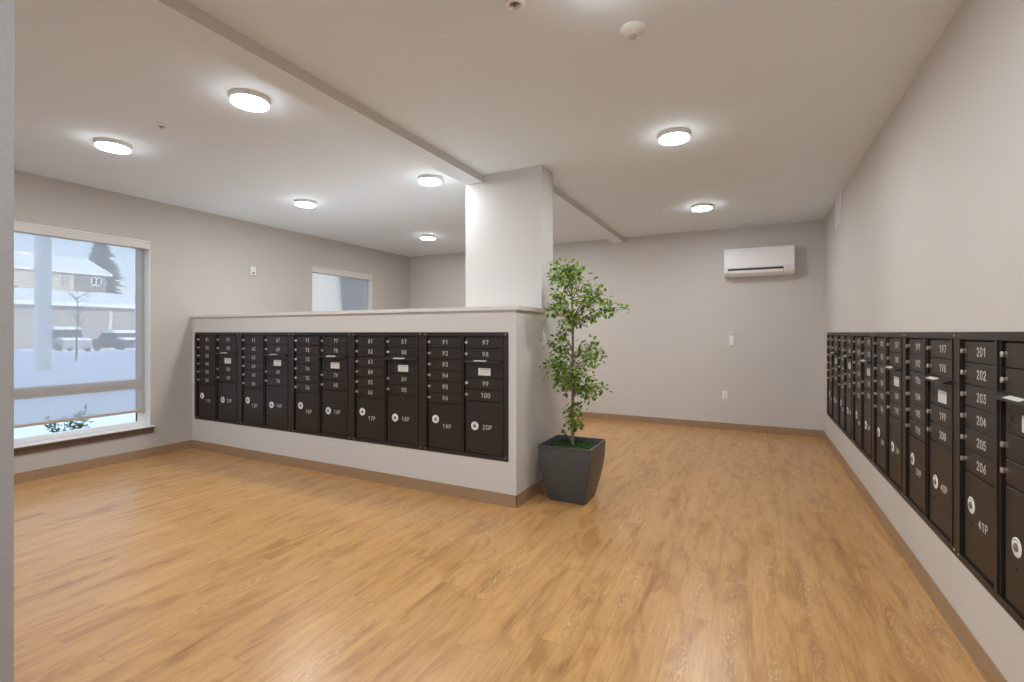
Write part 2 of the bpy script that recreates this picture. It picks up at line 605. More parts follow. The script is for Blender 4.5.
def blind(y0, y1, z_bot, label):
    t = thing('roller_shade', (XL - .06, (y0 + y1) / 2, W_Z1), label, 'window shade', 'grey roller shades on the left wall')
    hw = (y1 - y0) / 2
    bm = bmesh.new()   # cassette
    prism(bm, [(.065, -.008), (.068, -.015), (.068, -.090), (.062, -.096), (-.03, -.096), (-.03, -.008)], -hw + .004, hw - .002, 'y')
    obj('cassette', bm, M_fascia, t)
    bm = bmesh.new()
    n = 24
    a = bm.verts.new
    zt = -.09
    zb = z_bot - W_Z1
    rows = []
    for k in range(13):
        z = zt + (zb - zt) * k / 12
        rows.append([a((-.02 + .0015 * math.sin(j * .9 + k * .5), -hw + .018 + (2 * hw - .036) * j / n, z)) for j in range(n + 1)])
    for r0, r1 in zip(rows, rows[1:]):
        for j in range(n):
            bm.faces.new((r0[j], r0[j + 1], r1[j + 1], r1[j]))
    obj('screen_fabric', bm, M_fabric, t, smooth=True)
    bm = bmesh.new()
    box(bm, -.027, -.013, -hw + .014, hw - .014, zb - .028, zb, .003)
    o = obj('bottom_rail', bm, mat('tan rail', (.50, .40, .32), .5, noise=(10, .04)), t)
    return t


for i, (a, b) in enumerate(REAR_FILL):
    yc = YN - .1
    n = 4 if i == 0 else 2
    bm = bmesh.new()
    for k in range(n + 1):
        x = a + .03 + (b - a - .06) * k / n
        box(bm, x - .03, x + .03, yc - .04, yc + .04, .12, 2.62, .003)
    box(bm, a, b, yc - .04, yc + .04, .12, .18, .003)
    box(bm, a, b, yc - .04, yc + .04, 2.56, 2.62, .003)
    w = struct('window_%d' % (i + 3), bm, M_frame)  # unseen opening added for daylight, no known window
    bm = bmesh.new()
    box(bm, a + .02, b - .02, yc - .004, yc + .004, .15, 2.59)
    obj('pane', bm, M_glass, w)

window(1, *WIN[0])
window(2, *WIN[1])
blind(*WIN[0], .535, 'grey roller shade on the large window at far left, stopped above the sill')
blind(*WIN[1], .60, 'grey roller shade of the smaller-looking window seen over the half wall')

# ------------------------------------------------------------------ mailboxes
cache = {}


def shared(key, fn):
    if key not in cache:
        cache[key] = fn()
    return cache[key]


STROKES = {   # single-stroke gothic figures in a 1 x 2 cell
    '0': [[(.5, 2), (.2, 1.9), (.03, 1.6), (.03, .4), (.2, .1), (.5, 0), (.8, .1), (.97, .4), (.97, 1.6), (.8, 1.9), (.5, 2)]],
    '1': [[(.15, 1.6), (.6, 2), (.6, 0)]],
    '2': [[(.03, 1.5), (.15, 1.85), (.5, 2), (.85, 1.85), (.97, 1.5), (.85, 1.1), (.03, 0), (1, 0)]],
    '3': [[(.05, 2), (.95, 2), (.45, 1.2), (.8, 1.1), (.97, .6), (.85, .18), (.5, 0), (.15, .15), (.03, .5)]],
    '4': [[(.75, 0), (.75, 2), (.0, .6), (1, .6)]],
    '5': [[(.92, 2), (.15, 2), (.1, 1.1), (.5, 1.25), (.85, 1.1), (.97, .62), (.85, .18), (.5, 0), (.15, .12), (.03, .45)]],
    '6': [[(.85, 2), (.35, 1.45), (.05, .85), (.03, .5), (.18, .12), (.5, 0), (.82, .12), (.97, .55), (.82, 1.05), (.5, 1.18), (.2, 1.05), (.05, .8)]],
    '7': [[(.0, 2), (1, 2), (.4, 0)]],
    '8': [[(.5, 1.08), (.18, 1.25), (.1, 1.6), (.22, 1.9), (.5, 2), (.78, 1.9), (.9, 1.6), (.82, 1.25), (.5, 1.08), (.15, .9), (.02, .5), (.16, .1), (.5, 0), (.84, .1), (.98, .5), (.85, .9), (.5, 1.08)]],
    '9': [[(.15, 0), (.65, .55), (.95, 1.15), (.97, 1.5), (.82, 1.88), (.5, 2), (.18, 1.88), (.03, 1.45), (.18, .95), (.5, .82), (.8, .95), (.95, 1.2)]],
    'P': [[(.05, 0), (.05, 2), (.6, 2), (.92, 1.8), (.97, 1.45), (.9, 1.15), (.6, .95), (.05, .95)]],
}


def stroke_text(s, h, sw, cw, gap):
    """raised single-stroke lettering in the XZ plane, centred, thickness towards -Y"""
    bm = bmesh.new()
    tot = len(s) * cw + (len(s) - 1) * gap
    sc_z = h / 2
    for k, ch in enumerate(s):
        ox = -tot / 2 + k * (cw + gap)
        for line in STROKES[ch]:
            pts = [Vector((ox + x * cw, z * sc_z - h / 2)) for x, z in line]
            for p, q in zip(pts, pts[1:]):
                d = (q - p).normalized()
                nrm = Vector((-d.y, d.x)) * sw / 2
                p2, q2 = p - d * sw * .3, q + d * sw * .3
                quad = [p2 + nrm, q2 + nrm, q2 - nrm, p2 - nrm]
                A = [bm.verts.new((v.x, 0, v.y)) for v in quad]
                B = [bm.verts.new((v.x, -.0008, v.y)) for v in quad]
                bm.faces.new(A); bm.faces.new(B[::-1])
                for i in range(4):
                    bm.faces.new((A[i], B[i], B[(i + 1) % 4], A[(i + 1) % 4]))
    return mesh('number', bm, M_engrave)


YF = -.005       # face of the frame, just proud of the wall
YD = .008        # face of the doors, set back inside the frame
FACE = Matrix.Rotation(PI / 2, 4, 'X')    # turns local +Z into -Y


def m_frame():
    bm = bmesh.new()
    y0, y1 = YF, .02
    box(bm, 0, UW, y0, 0, -.034, 0, .0015)
    box(bm, 0, UW, y0, 0, -UH, -1.046, .0015)
    box(bm, 0, .030, y0, 0, -1.046, -.034)
    box(bm, UW - .024, UW, y0, 0, -1.046, -.034)
    box(bm, .018, UW - .018, 0, y1, -.036, -.020)                       # sides of the recess
    box(bm, .018, UW - .018, 0, y1, -UH + .018, -1.048)
    box(bm, .028, .044, y0 - .002, y1, -1.046, -.034, .001)             # left stile, column 1
    box(bm, .402, .426, y0 - .002, y1, -1.046, -.034, .002)             # middle stile
    box(bm, .426, .442, 0, y1, -1.046, -.034)
    box(bm, .812, .831, y0 - .002, y1, -1.046, -.034, .002)             # hinge stile, column 2
    box(bm, .834, UW - .022, y0 + .003, y1, -1.046, -.034)
    return mesh('frame', bm, M_bronze)


def m_back():
    bm = bmesh.new()
    box(bm, .02, UW - .02, .020, .024, -1.05, -.03)
    return mesh('back_panel', bm, M_black)


def m_door(w, h):
    bm = bmesh.new()
    box(bm, 0, w, YD, .018, -h, 0, .0015)
    box(bm, .004, w - .002, YD - .0015, YD + .0005, -h + .003, -.0035, .0007)
    return mesh('door', bm, M_bronze)


def m_lock():
    bm = bmesh.new()
    lathe(bm, [(0, 0), (.0120, 0), (.0120, .002), (.0100, .003), (.0100, .009), (.0118, .0100), (.0118, .0155), (.0105, .0165), (0, .0165)], 20, FACE)
    return mesh('lock', bm, M_chrome, True)


def m_keyslot():
    bm = bmesh.new()
    box(bm, -.0012, .0012, -.0266, -.0255, -.005, .005)
    return mesh('key_slot', bm, M_dark)


def m_plate():
    bm = bmesh.new()
    lathe(bm, [(0, 0), (.037, 0), (.037, .001), (.036, .0016), (0, .0016)], 36, FACE)
    return mesh('lock_plate', bm, M_plate, True)


def m_plock():
    bm = bmesh.new()
    lathe(bm, [(0, .0016), (.0165, .0016), (.0165, .004), (.012, .0055), (.010, .0075), (0, .0075)], 24, FACE)
    return mesh('lock', bm, M_steel, True)


def m_parrow():
    bm = bmesh.new()
    prism(bm, [(-.019, .024), (-.010, .029), (0, .030), (.010, .029), (.019, .024), (.0165, .0205), (.009, .0245), (0, .0255), (-.009, .0245), (-.0165, .0205)], -.0021, -.0014, 'y')
    return mesh('plate_mark', bm, M_grey)


def m_hole():
    bm = bmesh.new()
    lathe(bm, [(0, 0), (.008, 0), (.008, .0008), (0, .0008)], 16, FACE)
    return mesh('key_hole', bm, M_black)


def m_outgoing():
    bm = bmesh.new()
    box(bm, 0, .354, YD, .018, -.138, 0, .0015)
    return mesh('outgoing_panel', bm, M_bronze)


def m_hood():
    bm = bmesh.new()
    # sloping awning with a turned-down lip, closed at both ends
    prism(bm, [(.010, .006), (-.040, -.014), (-.042, -.023), (-.039, -.023), (-.036, -.017), (.010, .000)], 0, .385, 'x')
    for x in (0, .382):
        prism(bm, [(-.004, 0), (-.040, -.014), (-.038, -.020), (-.004, -.024)], x, x + .003, 'x')
    return mesh('outgoing_hood', bm, M_bronze)


def m_hoodlabel():
    bm = bmesh.new()
    prism(bm, [(-.016, -.0040), (-.038, -.0128), (-.0382, -.0122), (-.0162, -.0034)], 0, .125, 'x')
    return mesh('hood_label', bm, M_sticker)


def m_label():
    bm = bmesh.new()
    box(bm, 0, .120, -.0006, 0, -.062, 0)
    return mesh('label_sticker', bm, M_sticker)


def m_lines():
    bm = bmesh.new()
    rnd = random.Random(4)
    for k, z in enumerate((-.012, -.024, -.033, -.042, -.051)):
        hh = .007 if k == 0 else .0025
        x = .018 if k == 0 else .012
        while x < .104:
            w = rnd.uniform(.006, .016)
            box(bm, x, min(x + w, .106), -.0010, -.0005, z - hh / 2, z + hh / 2)
            x += w + .004
    return mesh('label_print', bm, M_ink)


def m_screw():
    bm = bmesh.new()
    lathe(bm, [(0, .0), (.0045, .0), (.004, .0018), (0, .0026)], 12, FACE)
    return mesh('screw', bm, M_chrome)


def m_small_hole(r):
    bm = bmesh.new()
    lathe(bm, [(0, 0), (r, 0), (r, .0008), (0, .0008)], 14, FACE)
    return mesh('screw_hole', bm, M_black)


def number(s, door, x, z, big=False):
    me = shared(('num', s), lambda: stroke_text(s, .036, .0050, .0205, .0125))
    o = link('number', me, door, (x, YD - .0015, z))
    o['label'] = 'silver engraved number %s' % s
    return o


def mailbox(x, y, z, rz, n0, p0, label, group):
    t = thing('mailbox_unit', (x, y, z), label, 'mailbox', group, rz)
    link('back_panel', shared('back', m_back), t)
    link('frame', shared('frame', m_frame), t)
    for sx in (.028, UW - .028):
        for sz in (-1.055, -.018):
            link('screw', shared('screw', m_screw), t, (sx, YF, sz))

    def door(u, v, w, h, s, nu, name='mailbox_door', lock=True):
        d = link(name, shared(('door', w, h), lambda: m_door(w, h)), t, (u, 0, -v))
        if lock:
            lk = link('lock', shared('lock', m_lock), d, (.012, YD - .001, -h / 2 + .002))
            lk['label'] = 'silver cylinder lock'
        number(s, d, nu - u, -h / 2 + .002 if lock else 0)
        return d
    for k in range(6):
        door(.060, .042 + .1 * k, .338, .0965, str(n0 + k), .241)
    for k, v in ((6, .042), (7, .142), (8, .394), (9, .4945)):
        door(.458, v, .352, .0965, str(n0 + k), .656)
    # outgoing mail slot between the second and third door of column 2
    og = link('outgoing_panel', shared('og', m_outgoing), t, (.458, 0, -.252))
    for hx, hz, hr in ((.052, -.080, .011), (.030, -.050, .005), (.030, -.108, .005), (.320, -.060, .004), (.320, -.108, .007)):
        link('screw_hole', shared(('sh', hr), lambda: m_small_hole(hr)), og, (hx, YD, hz))
    lb = link('label_sticker', shared('lab', m_label), og, (.127, YD, -.056))
    lb['label'] = 'white printed label'
    link('label_print', shared('lines', m_lines), og, (.127, YD, -.056))
    hd = link('outgoing_hood', shared('hood', m_hood), t, (.444, 0, -.236))
    hl = link('hood_label', shared('hoodlab', m_hoodlabel), hd, (.115, 0, 0))
    hl['label'] = 'white strip label'
    for u, v, w, h, lu, lv, nu, nv, s in ((.060, .645, .338, .398, .137, .784, .258, .841, '%dP' % p0),
                                          (.458, .597, .352, .446, .550, .809, .674, .813, '%dP' % (p0 + 1))):
        d = link('parcel_door', shared(('door', w, h), lambda: m_door(w, h)), t, (u, 0, -v))
        pl = link('lock_plate', shared('plate', m_plate), d, (lu - u, YD - .0015, v - lv))
        pl['label'] = 'round white plate around the lock'
        link('plate_mark', shared('marks', m_parrow), d, (lu - u, YD - .0015, v - lv))
        link('parcel_lock', shared('plock', m_plock), d, (lu - u, YD - .0015, v - lv))
        link('key_hole', shared('hole', m_hole), d, (lu - u, YD - .0015, v - lv - .084))
        number(s, d, nu - u, v - nv)
    return t


for k in range(5):
    mailbox(ML + k * UW, HW_Y0, MT, 0, 51 + 10 * k, 11 + 2 * k,
            'dark bronze mailbox unit numbered %d to %d on the half wall' % (51 + 10 * k, 60 + 10 * k), 'mailbox units on the half wall')
for k in range(6):
    mailbox(XR, MY - k * (UW + .0003), MT, -PI / 2, 151 + 10 * k, 31 + 2 * k,
            'dark bronze mailbox unit numbered %d to %d on the right wall' % (151 + 10 * k, 160 + 10 * k), 'mailbox units on the right wall')

# ------------------------------------------------------------------ ceiling fittings
lamps = [(-2.954, 2.016, 'largest-looking round ceiling lamp left of the long beam'),
         (-4.671, 2.000, 'round white ceiling lamp nearest the large window'),
         (-4.716, 3.909, 'round white ceiling lamp above the left end of the half wall'),
         (-2.882, 3.881, 'round white ceiling lamp just left of the column top'),
         (-4.647, 6.205, 'small-looking ceiling lamp deepest behind the half wall, left of the column'),
         (-.544, 3.883, 'round white ceiling lamp in mid ceiling right of the column'),
         (-.545, 6.218, 'round white ceiling lamp nearest the air conditioner'),
         (-.545, 2.0, 'round ceiling lamp cut off by the top edge of the picture'),
         (-.545, .12, 'round ceiling lamp above the camera'),
         (-.545, -1.77, 'round ceiling lamp behind the camera'),
         (-4.671, .12, 'round ceiling lamp in the front window bay'),
         (-2.90, 6.205, 'round ceiling lamp hidden behind the column')]


def m_lampbody():
    bm = bmesh.new()
    lathe(bm, [(0, 0), (.122, 0), (.1235, -.004), (.1220, -.014), (.1175, -.026), (.1135, -.0325), (.1110, -.0325), (.1110, -.028), (0, -.028)], 48)
    return mesh('housing', bm, M_white, True)


def m_diff():
    bm = bmesh.new()
    lathe(bm, [(.1105, -.0310), (.1105, -.0420), (.1070, -.0445), (0, -.0460)], 40)
    me = mesh('diffuser', bm, [M_lamp, M_lampside], True)
    for p in me.polygons:
        if abs(p.normal.z) < .3:
            p.material_index = 1
    return me


for x, y, lab in lamps:
    t = thing('ceiling_lamp', (x, y, H), lab, 'ceiling light', 'round ceiling lamps')
    link('housing', shared('lampbody', m_lampbody), t)
    link('diffuser', shared('diff', m_diff), t)

for x, y, lab in ((-.994, 1.998, 'recessed sprinkler at the top edge of the picture, beside the motion sensor'),
                  (-3.94, 1.99, 'recessed sprinkler between the two lamps by the large window'),
                  (-5.659, 6.593, 'sprinkler in the far corner behind the half wall'),
                  (-1.016, 6.141, 'small sprinkler left of the far ceiling lamp')):
    t = thing('fire_sprinkler', (x, y, H), lab, 'sprinkler', 'ceiling sprinklers')
    bm = bmesh.new()
    lathe(bm, [(.024, -.001), (.046, -.001), (.046, -.006), (.040, -.012), (.027, -.014), (.022, -.004)], 32)
    obj('escutcheon', bm, M_frame, t, smooth=True)
    bm = bmesh.new()
    lathe(bm, [(0, 0), (.024, 0), (.024, -.004), (.008, -.006), (.007, -.016), (0, -.016)], 20)
    obj('body', bm, M_chrome if y > 6 else M_grey, t, smooth=True)
    bm = bmesh.new()
    for s in (-1, 1):
        tube(bm, [(s * .008, 0, -.008), (s * .013, 0, -.018), (s * .003, 0, -.030)], .002, 6)
    lathe(bm, [(0, -.029), (.013, -.029), (.013, -.031), (0, -.032)], 14)
    obj('deflector', bm, M_chrome, t)

t = thing('motion_sensor', (-.543, 2.445, H), 'white domed motion sensor on the ceiling between two lamps', 'sensor')
bm = bmesh.new()
lathe(bm, [(0, 0), (.066, 0), (.0675, -.004), (.066, -.012), (.055, -.024), (.036, -.033), (.024, -.036), (0, -.036)], 40)
obj('housing', bm, M_white, t, smooth=True)
bm = bmesh.new()
lathe(bm, [(.022, -.035), (.021, -.040), (.014, -.047), (0, -.050)], 24)
obj('lens', bm, mat('frosted lens', (.45, .45, .45), .3, noise=(60, .1)), t, smooth=True)['label'] = 'small grey lens'

t = thing('ceiling_vent', (-.075, 7.47, H), 'small white round vent on the ceiling above the air conditioner', 'vent')
bm = bmesh.new()
lathe(bm, [(0, 0), (.062, 0), (.064, -.004), (.060, -.010), (.045, -.014), (0, -.014)], 32)
obj('cover', bm, M_white, t, smooth=True)

# ------------------------------------------------------------------ wall fittings
t = thing('wall_register', (XR, 6.49, 2.815), 'white rectangular vent high on the right wall near the far corner', 'vent')
bm = bmesh.new()
for a, b, c, d in ((-.19, .19, .145, .165), (-.19, .19, -.165, -.145), (-.19, -.17, -.145, .145), (.17, .19, -.145, .145)):
    box(bm, -.012, 0, a, b, c, d, .002)
obj('frame', bm, M_frame, t)
bm = bmesh.new()
for k in range(13):
    z = -.135 + k * .0225
    prism(bm, [(-.012, z - .009), (-.010, z - .010), (-.006, z + .008), (-.008, z + .009)], -.17, .17, 'y')
box(bm, -.007, 0, -.17, .17, -.145, .145)
obj('louvres', bm, M_frame, t)

# air conditioner
AX0, AX1 = -.363, .523
t = thing('air_conditioner', (AX0, YB, 2.235), 'white split air conditioner head on the back wall near the right corner', 'air conditioner')
W_ = AX1 - AX0
bm = bmesh.new()
prism(bm, [(0, .02), (0, .395), (-.012, .405), (-.18, .405), (-.203, .397), (-.210, .38), (-.212, .11), (-.208, .085), (-.185, .045), (-.12, .012), (-.02, .008)], 0, W_, 'x')
bmesh.ops.bevel(bm, geom=[e for e in bm.edges if abs(e.verts[0].co.x - e.verts[1].co.x) < 1e-5 and min(e.verts[0].co.y, e.verts[1].co.y) < -.01],
                offset=.006, segments=3, affect='EDGES')
obj('body', bm, M_frame, t, smooth=True)
bm = bmesh.new()
prism(bm, [(-.2165, .112), (-.2135, .088), (-.190, .046), (-.150, .026), (-.145, .032), (-.186, .054), (-.209, .092), (-.2125, .108)], .050, W_ - .135, 'x')
o = obj('air_outlet', bm, M_dark, t); o['label'] = 'dark outlet slot'
bm = bmesh.new()
prism(bm, [(-.228, .082), (-.236, .076), (-.226, .044), (-.180, .014), (-.172, .018), (-.213, .050)], .055, W_ - .140, 'x')
o = obj('louvre_flap', bm, M_frame, t)
bm = bmesh.new()
box(bm, .002, W_ - .002, -.2135, -.2105, .118, .1205)
obj('panel_seam', bm, M_grey, t)
bm = bmesh.new()
box(bm, W_ - .085, W_ - .055, -.2122, -.2100, .092, .099)
obj('indicator', bm, M_grey, t)

# remote in its wall cradle, outlet, thermostat
t = thing('remote_control', (-.268, YB, 1.325), 'slim white remote control in a wall holder above the outlet', 'remote control')
bm = bmesh.new()
box(bm, -.032, .032, -.016, 0, -.1, -.012, .004, 2)
obj('holder', bm, M_frame, t, smooth=True)
bm = bmesh.new()
box(bm, -.028, .028, -.022, -.003, -.09, .118, .004, 2)
obj('handset', bm, M_frame, t, smooth=True)
bm = bmesh.new()
box(bm, -.022, .022, -.0228, -.0215, .060, .108)
obj('screen', bm, mat('lcd grey', (.5, .52, .48), .3, noise=(20, .03)), t)

t = thing('wall_outlet', (-.362, YB, .499), 'white double wall outlet low on the back wall', 'outlet')
bm = bmesh.new()
box(bm, -.037, .037, -.006, 0, -.06, .06, .002, 2)
obj('cover_plate', bm, M_frame, t, smooth=True)
for dz in (-.02, .02):
    bm = bmesh.new()
    box(bm, -.017, .017, -.0085, -.004, dz - .015, dz + .015, .002)
    s = obj('socket', bm, M_white, t)
    bm = bmesh.new()
    for dx in (-.006, .006):
        box(bm, dx - .001, dx + .001, -.0088, -.008, dz - .004, dz + .006)
    obj('slot', bm, M_dark, s)

t = thing('fire_strobe', (XL, 4.312, 2.295), 'small white fire alarm strobe on the left wall between the windows', 'fire alarm')
bm = bmesh.new()
box(bm, 0, .03, -.04, .04, -.062, .062, .004, 2)
obj('housing', bm, M_white, t, smooth=True)
bm = bmesh.new()
box(bm, .029, .036, -.024, .020, -.044, -.018, .003)
o = obj('lens', bm, M_grey, t); o['label'] = 'grey lens window'
bm = bmesh.new()
box(bm, .029, .031, -.025, .025, .01, .04, .0008)
obj('sounder', bm, M_white, t)

# ------------------------------------------------------------------ potted tree
PX, PY = -1.408, 3.968
RIM = .479
tree = thing('potted_tree', (PX, PY, FZ), 'slender green leafy tree in a square charcoal planter by the half wall end', 'potted plant')


def sq_ring(bm, hw, r, z, n=6):
    vs = []
    for k, (sx, sy) in enumerate(((1, 1), (-1, 1), (-1, -1), (1, -1))):
        for i in range(n + 1):
            a = PI / 2 * (k + i / n)
            vs.append(bm.verts.new((sx * (hw - r) + r * math.cos(a), sy * (hw - r) + r * math.sin(a), z)))
    return vs


bm = bmesh.new()
prof = []
for i in range(13):
    f = i / 12
    prof.append((.158 + (.236 - .158) * math.sin(f * PI / 2) ** .95 * (1 - .04 * f), .014, f * RIM))
prof = [(.145, .012, .0)] + [(a, r, z + .004 if z < .001 else z) for a, r, z in prof]
top = prof[-1][0]
prof += [(top + .001, .014, RIM + .002), (top - .003, .013, RIM + .005), (top - .012, .012, RIM + .005), (top - .015, .01, RIM - .002), (top - .018, .01, RIM - .07)]
rings = [sq_ring(bm, *p) for p in prof]
for a, b in zip(rings, rings[1:]):
    n = len(a)
    for i in range(n):
        bm.faces.new((a[i], a[(i + 1) % n], b[(i + 1) % n], b[i]))
bm.faces.new(rings[0][::-1])
bm.faces.new(rings[-1])
obj('planter', bm, M_pot, tree, smooth=True)

# moss mound
rnd = random.Random(11)
bm = bmesh.new()
n = 34
hw = top - .020
grid = [[bm.verts.new((-hw + 2 * hw * i / n, -hw + 2 * hw * j / n,
                       RIM - .050 + .018 * math.sin(PI * i / n) * math.sin(PI * j / n) + rnd.uniform(0, .014))) for j in range(n + 1)] for i in range(n + 1)]
for i in range(n):
    for j in range(n):
        bm.faces.new((grid[i][j], grid[i + 1][j], grid[i + 1][j + 1], grid[i][j + 1]))
for _ in range(900):       # little tufts
    x, y = rnd.uniform(-hw * .97, hw * .97), rnd.uniform(-hw * .97, hw * .97)
    z = RIM - .048 + .018 * math.cos(x / hw * PI / 2) * math.cos(y / hw * PI / 2)
    a = rnd.uniform(0, 2 * PI); w = .006; h_ = rnd.uniform(.010, .024)
    d = Vector((math.cos(a), math.sin(a), 0)) * w
    e = Vector((rnd.uniform(-.012, .012), rnd.uniform(-.012, .012), h_))
    p = Vector((x, y, z))
    bm.faces.new([bm.verts.new(q) for q in (p - d, p + d, p + d * .6 + e, p - d * .6 + e)])
tag(obj('moss', bm, M_moss, tree), kind='stuff')

# trunk and branches; positions relative to the planter's middle, u across, w depth
U = Vector((math.cos(TH), math.sin(TH), 0))
V = Vector((-math.sin(TH), math.cos(TH), 0))


def P3(u, z, w=0):
    return U * u + V * w + Vector((0, 0, z))


trunk_pts = [P3(0, .38), P3(.000, .55), P3(-.002, .72), P3(.003, .90, .006), P3(-.002, 1.12, -.004), P3(.003, 1.35, .004), P3(.0, 1.55), P3(-.004, 1.75, .005), P3(-.02, 1.92), P3(-.035, 2.0)]
bm = bmesh.new()
tube(bm, trunk_pts, [.019, .017, .0155, .014, .0125, .0115, .0095, .0075, .005, .002], 12)
obj('trunk', bm, M_bark, tree, smooth=True)


def trunk_at(z):
    for a, b in zip(trunk_pts, trunk_pts[1:]):
        if a.z <= z <= b.z:
            return a.lerp(b, (z - a.z) / (b.z - a.z))
    return trunk_pts[-1]


# (start height, tip u, tip height, depth, leaves, sideways spread)
BR = [
    # crown
    (1.82, -.16, 2.00, .03, 34, .060), (1.86, -.10, 2.00, -.07, 30, .055), (1.90, -.03, 2.03, .05, 28, .05), (1.88, .02, 2.00, -.03, 26, .05),
    (1.80, .07, 2.00, .06, 26, .055), (1.75, -.13, 1.90, -.09, 36, .065), (1.75, -.05, 1.93, .10, 34, .065), (1.72, .05, 1.88, -.10, 34, .065),
    (1.84, -.225, 1.965, -.02, 12, .03), (1.76, .10, 2.03, -.02, 9, .035),
    # left cluster
    (1.60, -.17, 1.74, -.05, 36, .055), (1.58, -.19, 1.66, .06, 34, .055), (1.58, -.10, 1.70, .12, 30, .06), (1.55, -.11, 1.79, -.10, 28, .06),
    # right arching limb
    (1.55, .15, 1.80, .06, 26, .055), (1.57, .22, 1.84, -.04, 30, .055), (1.55, .28, 1.82, .06, 26, .05), (1.53, .30, 1.74, -.04, 30, .05),
    (1.50, .37, 1.70, .04, 32, .05), (1.50, .45, 1.65, .0, 28, .045), (1.50, .10, 1.74, -.12, 28, .055), (1.48, .24, 1.62, .02, 16, .04),
    # hanging under the crown
    (1.56, -.06, 1.60, -.06, 30, .055), (1.50, .02, 1.52, -.08, 30, .05), (1.50, -.03, 1.50, .07, 26, .05), (1.50, .10, 1.56, .05, 20, .045),
    (1.55, .12, 1.69, -.06, 22, .05),
    # mid left
    (1.30, -.11, 1.45, -.06, 26, .045), (1.28, -.15, 1.42, .05, 14, .04), (1.22, -.22, 1.33, .02, 20, .04), (1.20, -.13, 1.36, -.04, 16, .045),
    (1.10, -.19, 1.22, -.06, 34, .055), (1.10, -.20, 1.14, .05, 34, .055), (1.05, -.13, 1.18, -.10, 34, .055), (.98, -.12, 1.08, .08, 32, .055),
    (.98, -.10, 1.02, -.07, 32, .055), (.95, -.05, .96, .05, 22, .045), (.98, -.06, 1.12, -.10, 22, .05), (1.15, -.06, 1.27, .07, 18, .05),
    (1.02, -.15, .99, .02, 14, .045),
    # mid right
    (1.20, .08, 1.38, -.04, 8, .035), (1.15, .11, 1.30, .06, 26, .05), (1.18, .19, 1.31, -.05, 34, .055), (1.15, .26, 1.29, .03, 32, .05),
    (1.12, .29, 1.22, .0, 18, .035), (1.10, .14, 1.19, -.09, 26, .05), (1.05, .08, 1.14, .08, 20, .045), (1.02, .14, 1.08, -.03, 20, .045),
    (.95, .04, 1.06, -.09, 26, .05), (.92, .12, 1.00, .05, 30, .055), (.90, .17, .93, -.04, 30, .05), (.90, .20, .88, .04, 24, .045),
    (.90, .24, 1.00, -.02, 20, .045), (.92, .31, .95, .02, 16, .035), (.85, .05, .95, .07, 16, .045),
    # low shoots
    (.72, -.03, .78, -.04, 16, .035), (.70, .08, .76, .02, 16, .04), (.62, .01, .66, -.05, 30, .045), (.60, -.05, .65, .03, 20, .04), (.60, .06, .60, .04, 14, .035),
    (.47, -.10, .60, .01, 5, .022),
]
rnd = random.Random(5)
bmB = bmesh.new()
bmL = bmesh.new()


def leaf(bm, p, d, nrm, ln, wd):
    d = d.normalized()
    s = d.cross(nrm)
    if s.length < .05:
        s = d.cross(Vector((1, 0, 0)))
    s.normalize()
    nn = s.cross(d).normalized()
    c = [(0, 0, 0), (.35, .42, .04), (.72, .5, .02), (1, 0, -.10), (.72, -.5, .02), (.35, -.42, .04)]
    mid = [(.35, 0, -.05), (.72, 0, -.08)]
    vs = [bm.verts.new(p + d * a * ln + s * b * wd + nn * e * ln) for a, b, e in c]
    m = [bm.verts.new(p + d * a * ln + s * b * wd + nn * e * ln) for a, b, e in mid]
    for f in ((vs[0], vs[1], m[0]), (vs[1], vs[2], m[1], m[0]), (vs[2], vs[3], m[1]), (vs[0], m[0], vs[5]), (m[0], m[1], vs[4], vs[5]), (m[1], vs[3], vs[4])):
        bm.faces.new(f)


for z0, u, z, w, nl, spread in BR:
    a = trunk_at(z0)
    b = P3(u, z, w * 1.4)
    mid = a.lerp(b, .5) + Vector((rnd.uniform(-.02, .02), rnd.uniform(-.02, .02), .03 if z > z0 else .045))
    path = [a, a.lerp(mid, .55) + Vector((0, 0, .01)), mid, mid.lerp(b, .55) + Vector((0, 0, .008)), b]
    r0 = .0048 if nl > 12 else .0028
    tube(bmB, path, [r0, r0 * .85, r0 * .7, r0 * .5, .0008], 6)
    for k in range(nl):
        f = rnd.uniform(.55, 1.0)
        base = mid.lerp(b, max(0, (f - .5) * 2)) if f > .5 else mid
        off = Vector((rnd.gauss(0, 1), rnd.gauss(0, 1), rnd.gauss(0, .85))) * spread * .62
        p = base + off
        # twig every few leaves
        if k % 4 == 0:
            tube(bmB, [base, base.lerp(p, .5) + Vector((0, 0, .004)), p], [.0014, .001, .0006], 4)
        for q in range(1 if nl < 8 else rnd.choice((1, 1, 2))):
            d = (off.normalized() * .6 + Vector((rnd.uniform(-1, 1), rnd.uniform(-1, 1), rnd.uniform(-.9, .6)))).normalized()
            nrm = Vector((rnd.uniform(-.7, .7), rnd.uniform(-.9, .5), 1)).normalized()
            ln = rnd.uniform(.034, .056)
            leaf(bmL, p, d, nrm, ln, ln * rnd.uniform(.48, .62))
obj('branches', bmB, M_bark, tree, smooth=True)
tag(obj('foliage', bmL, M_leaf, tree, smooth=True), kind='stuff')

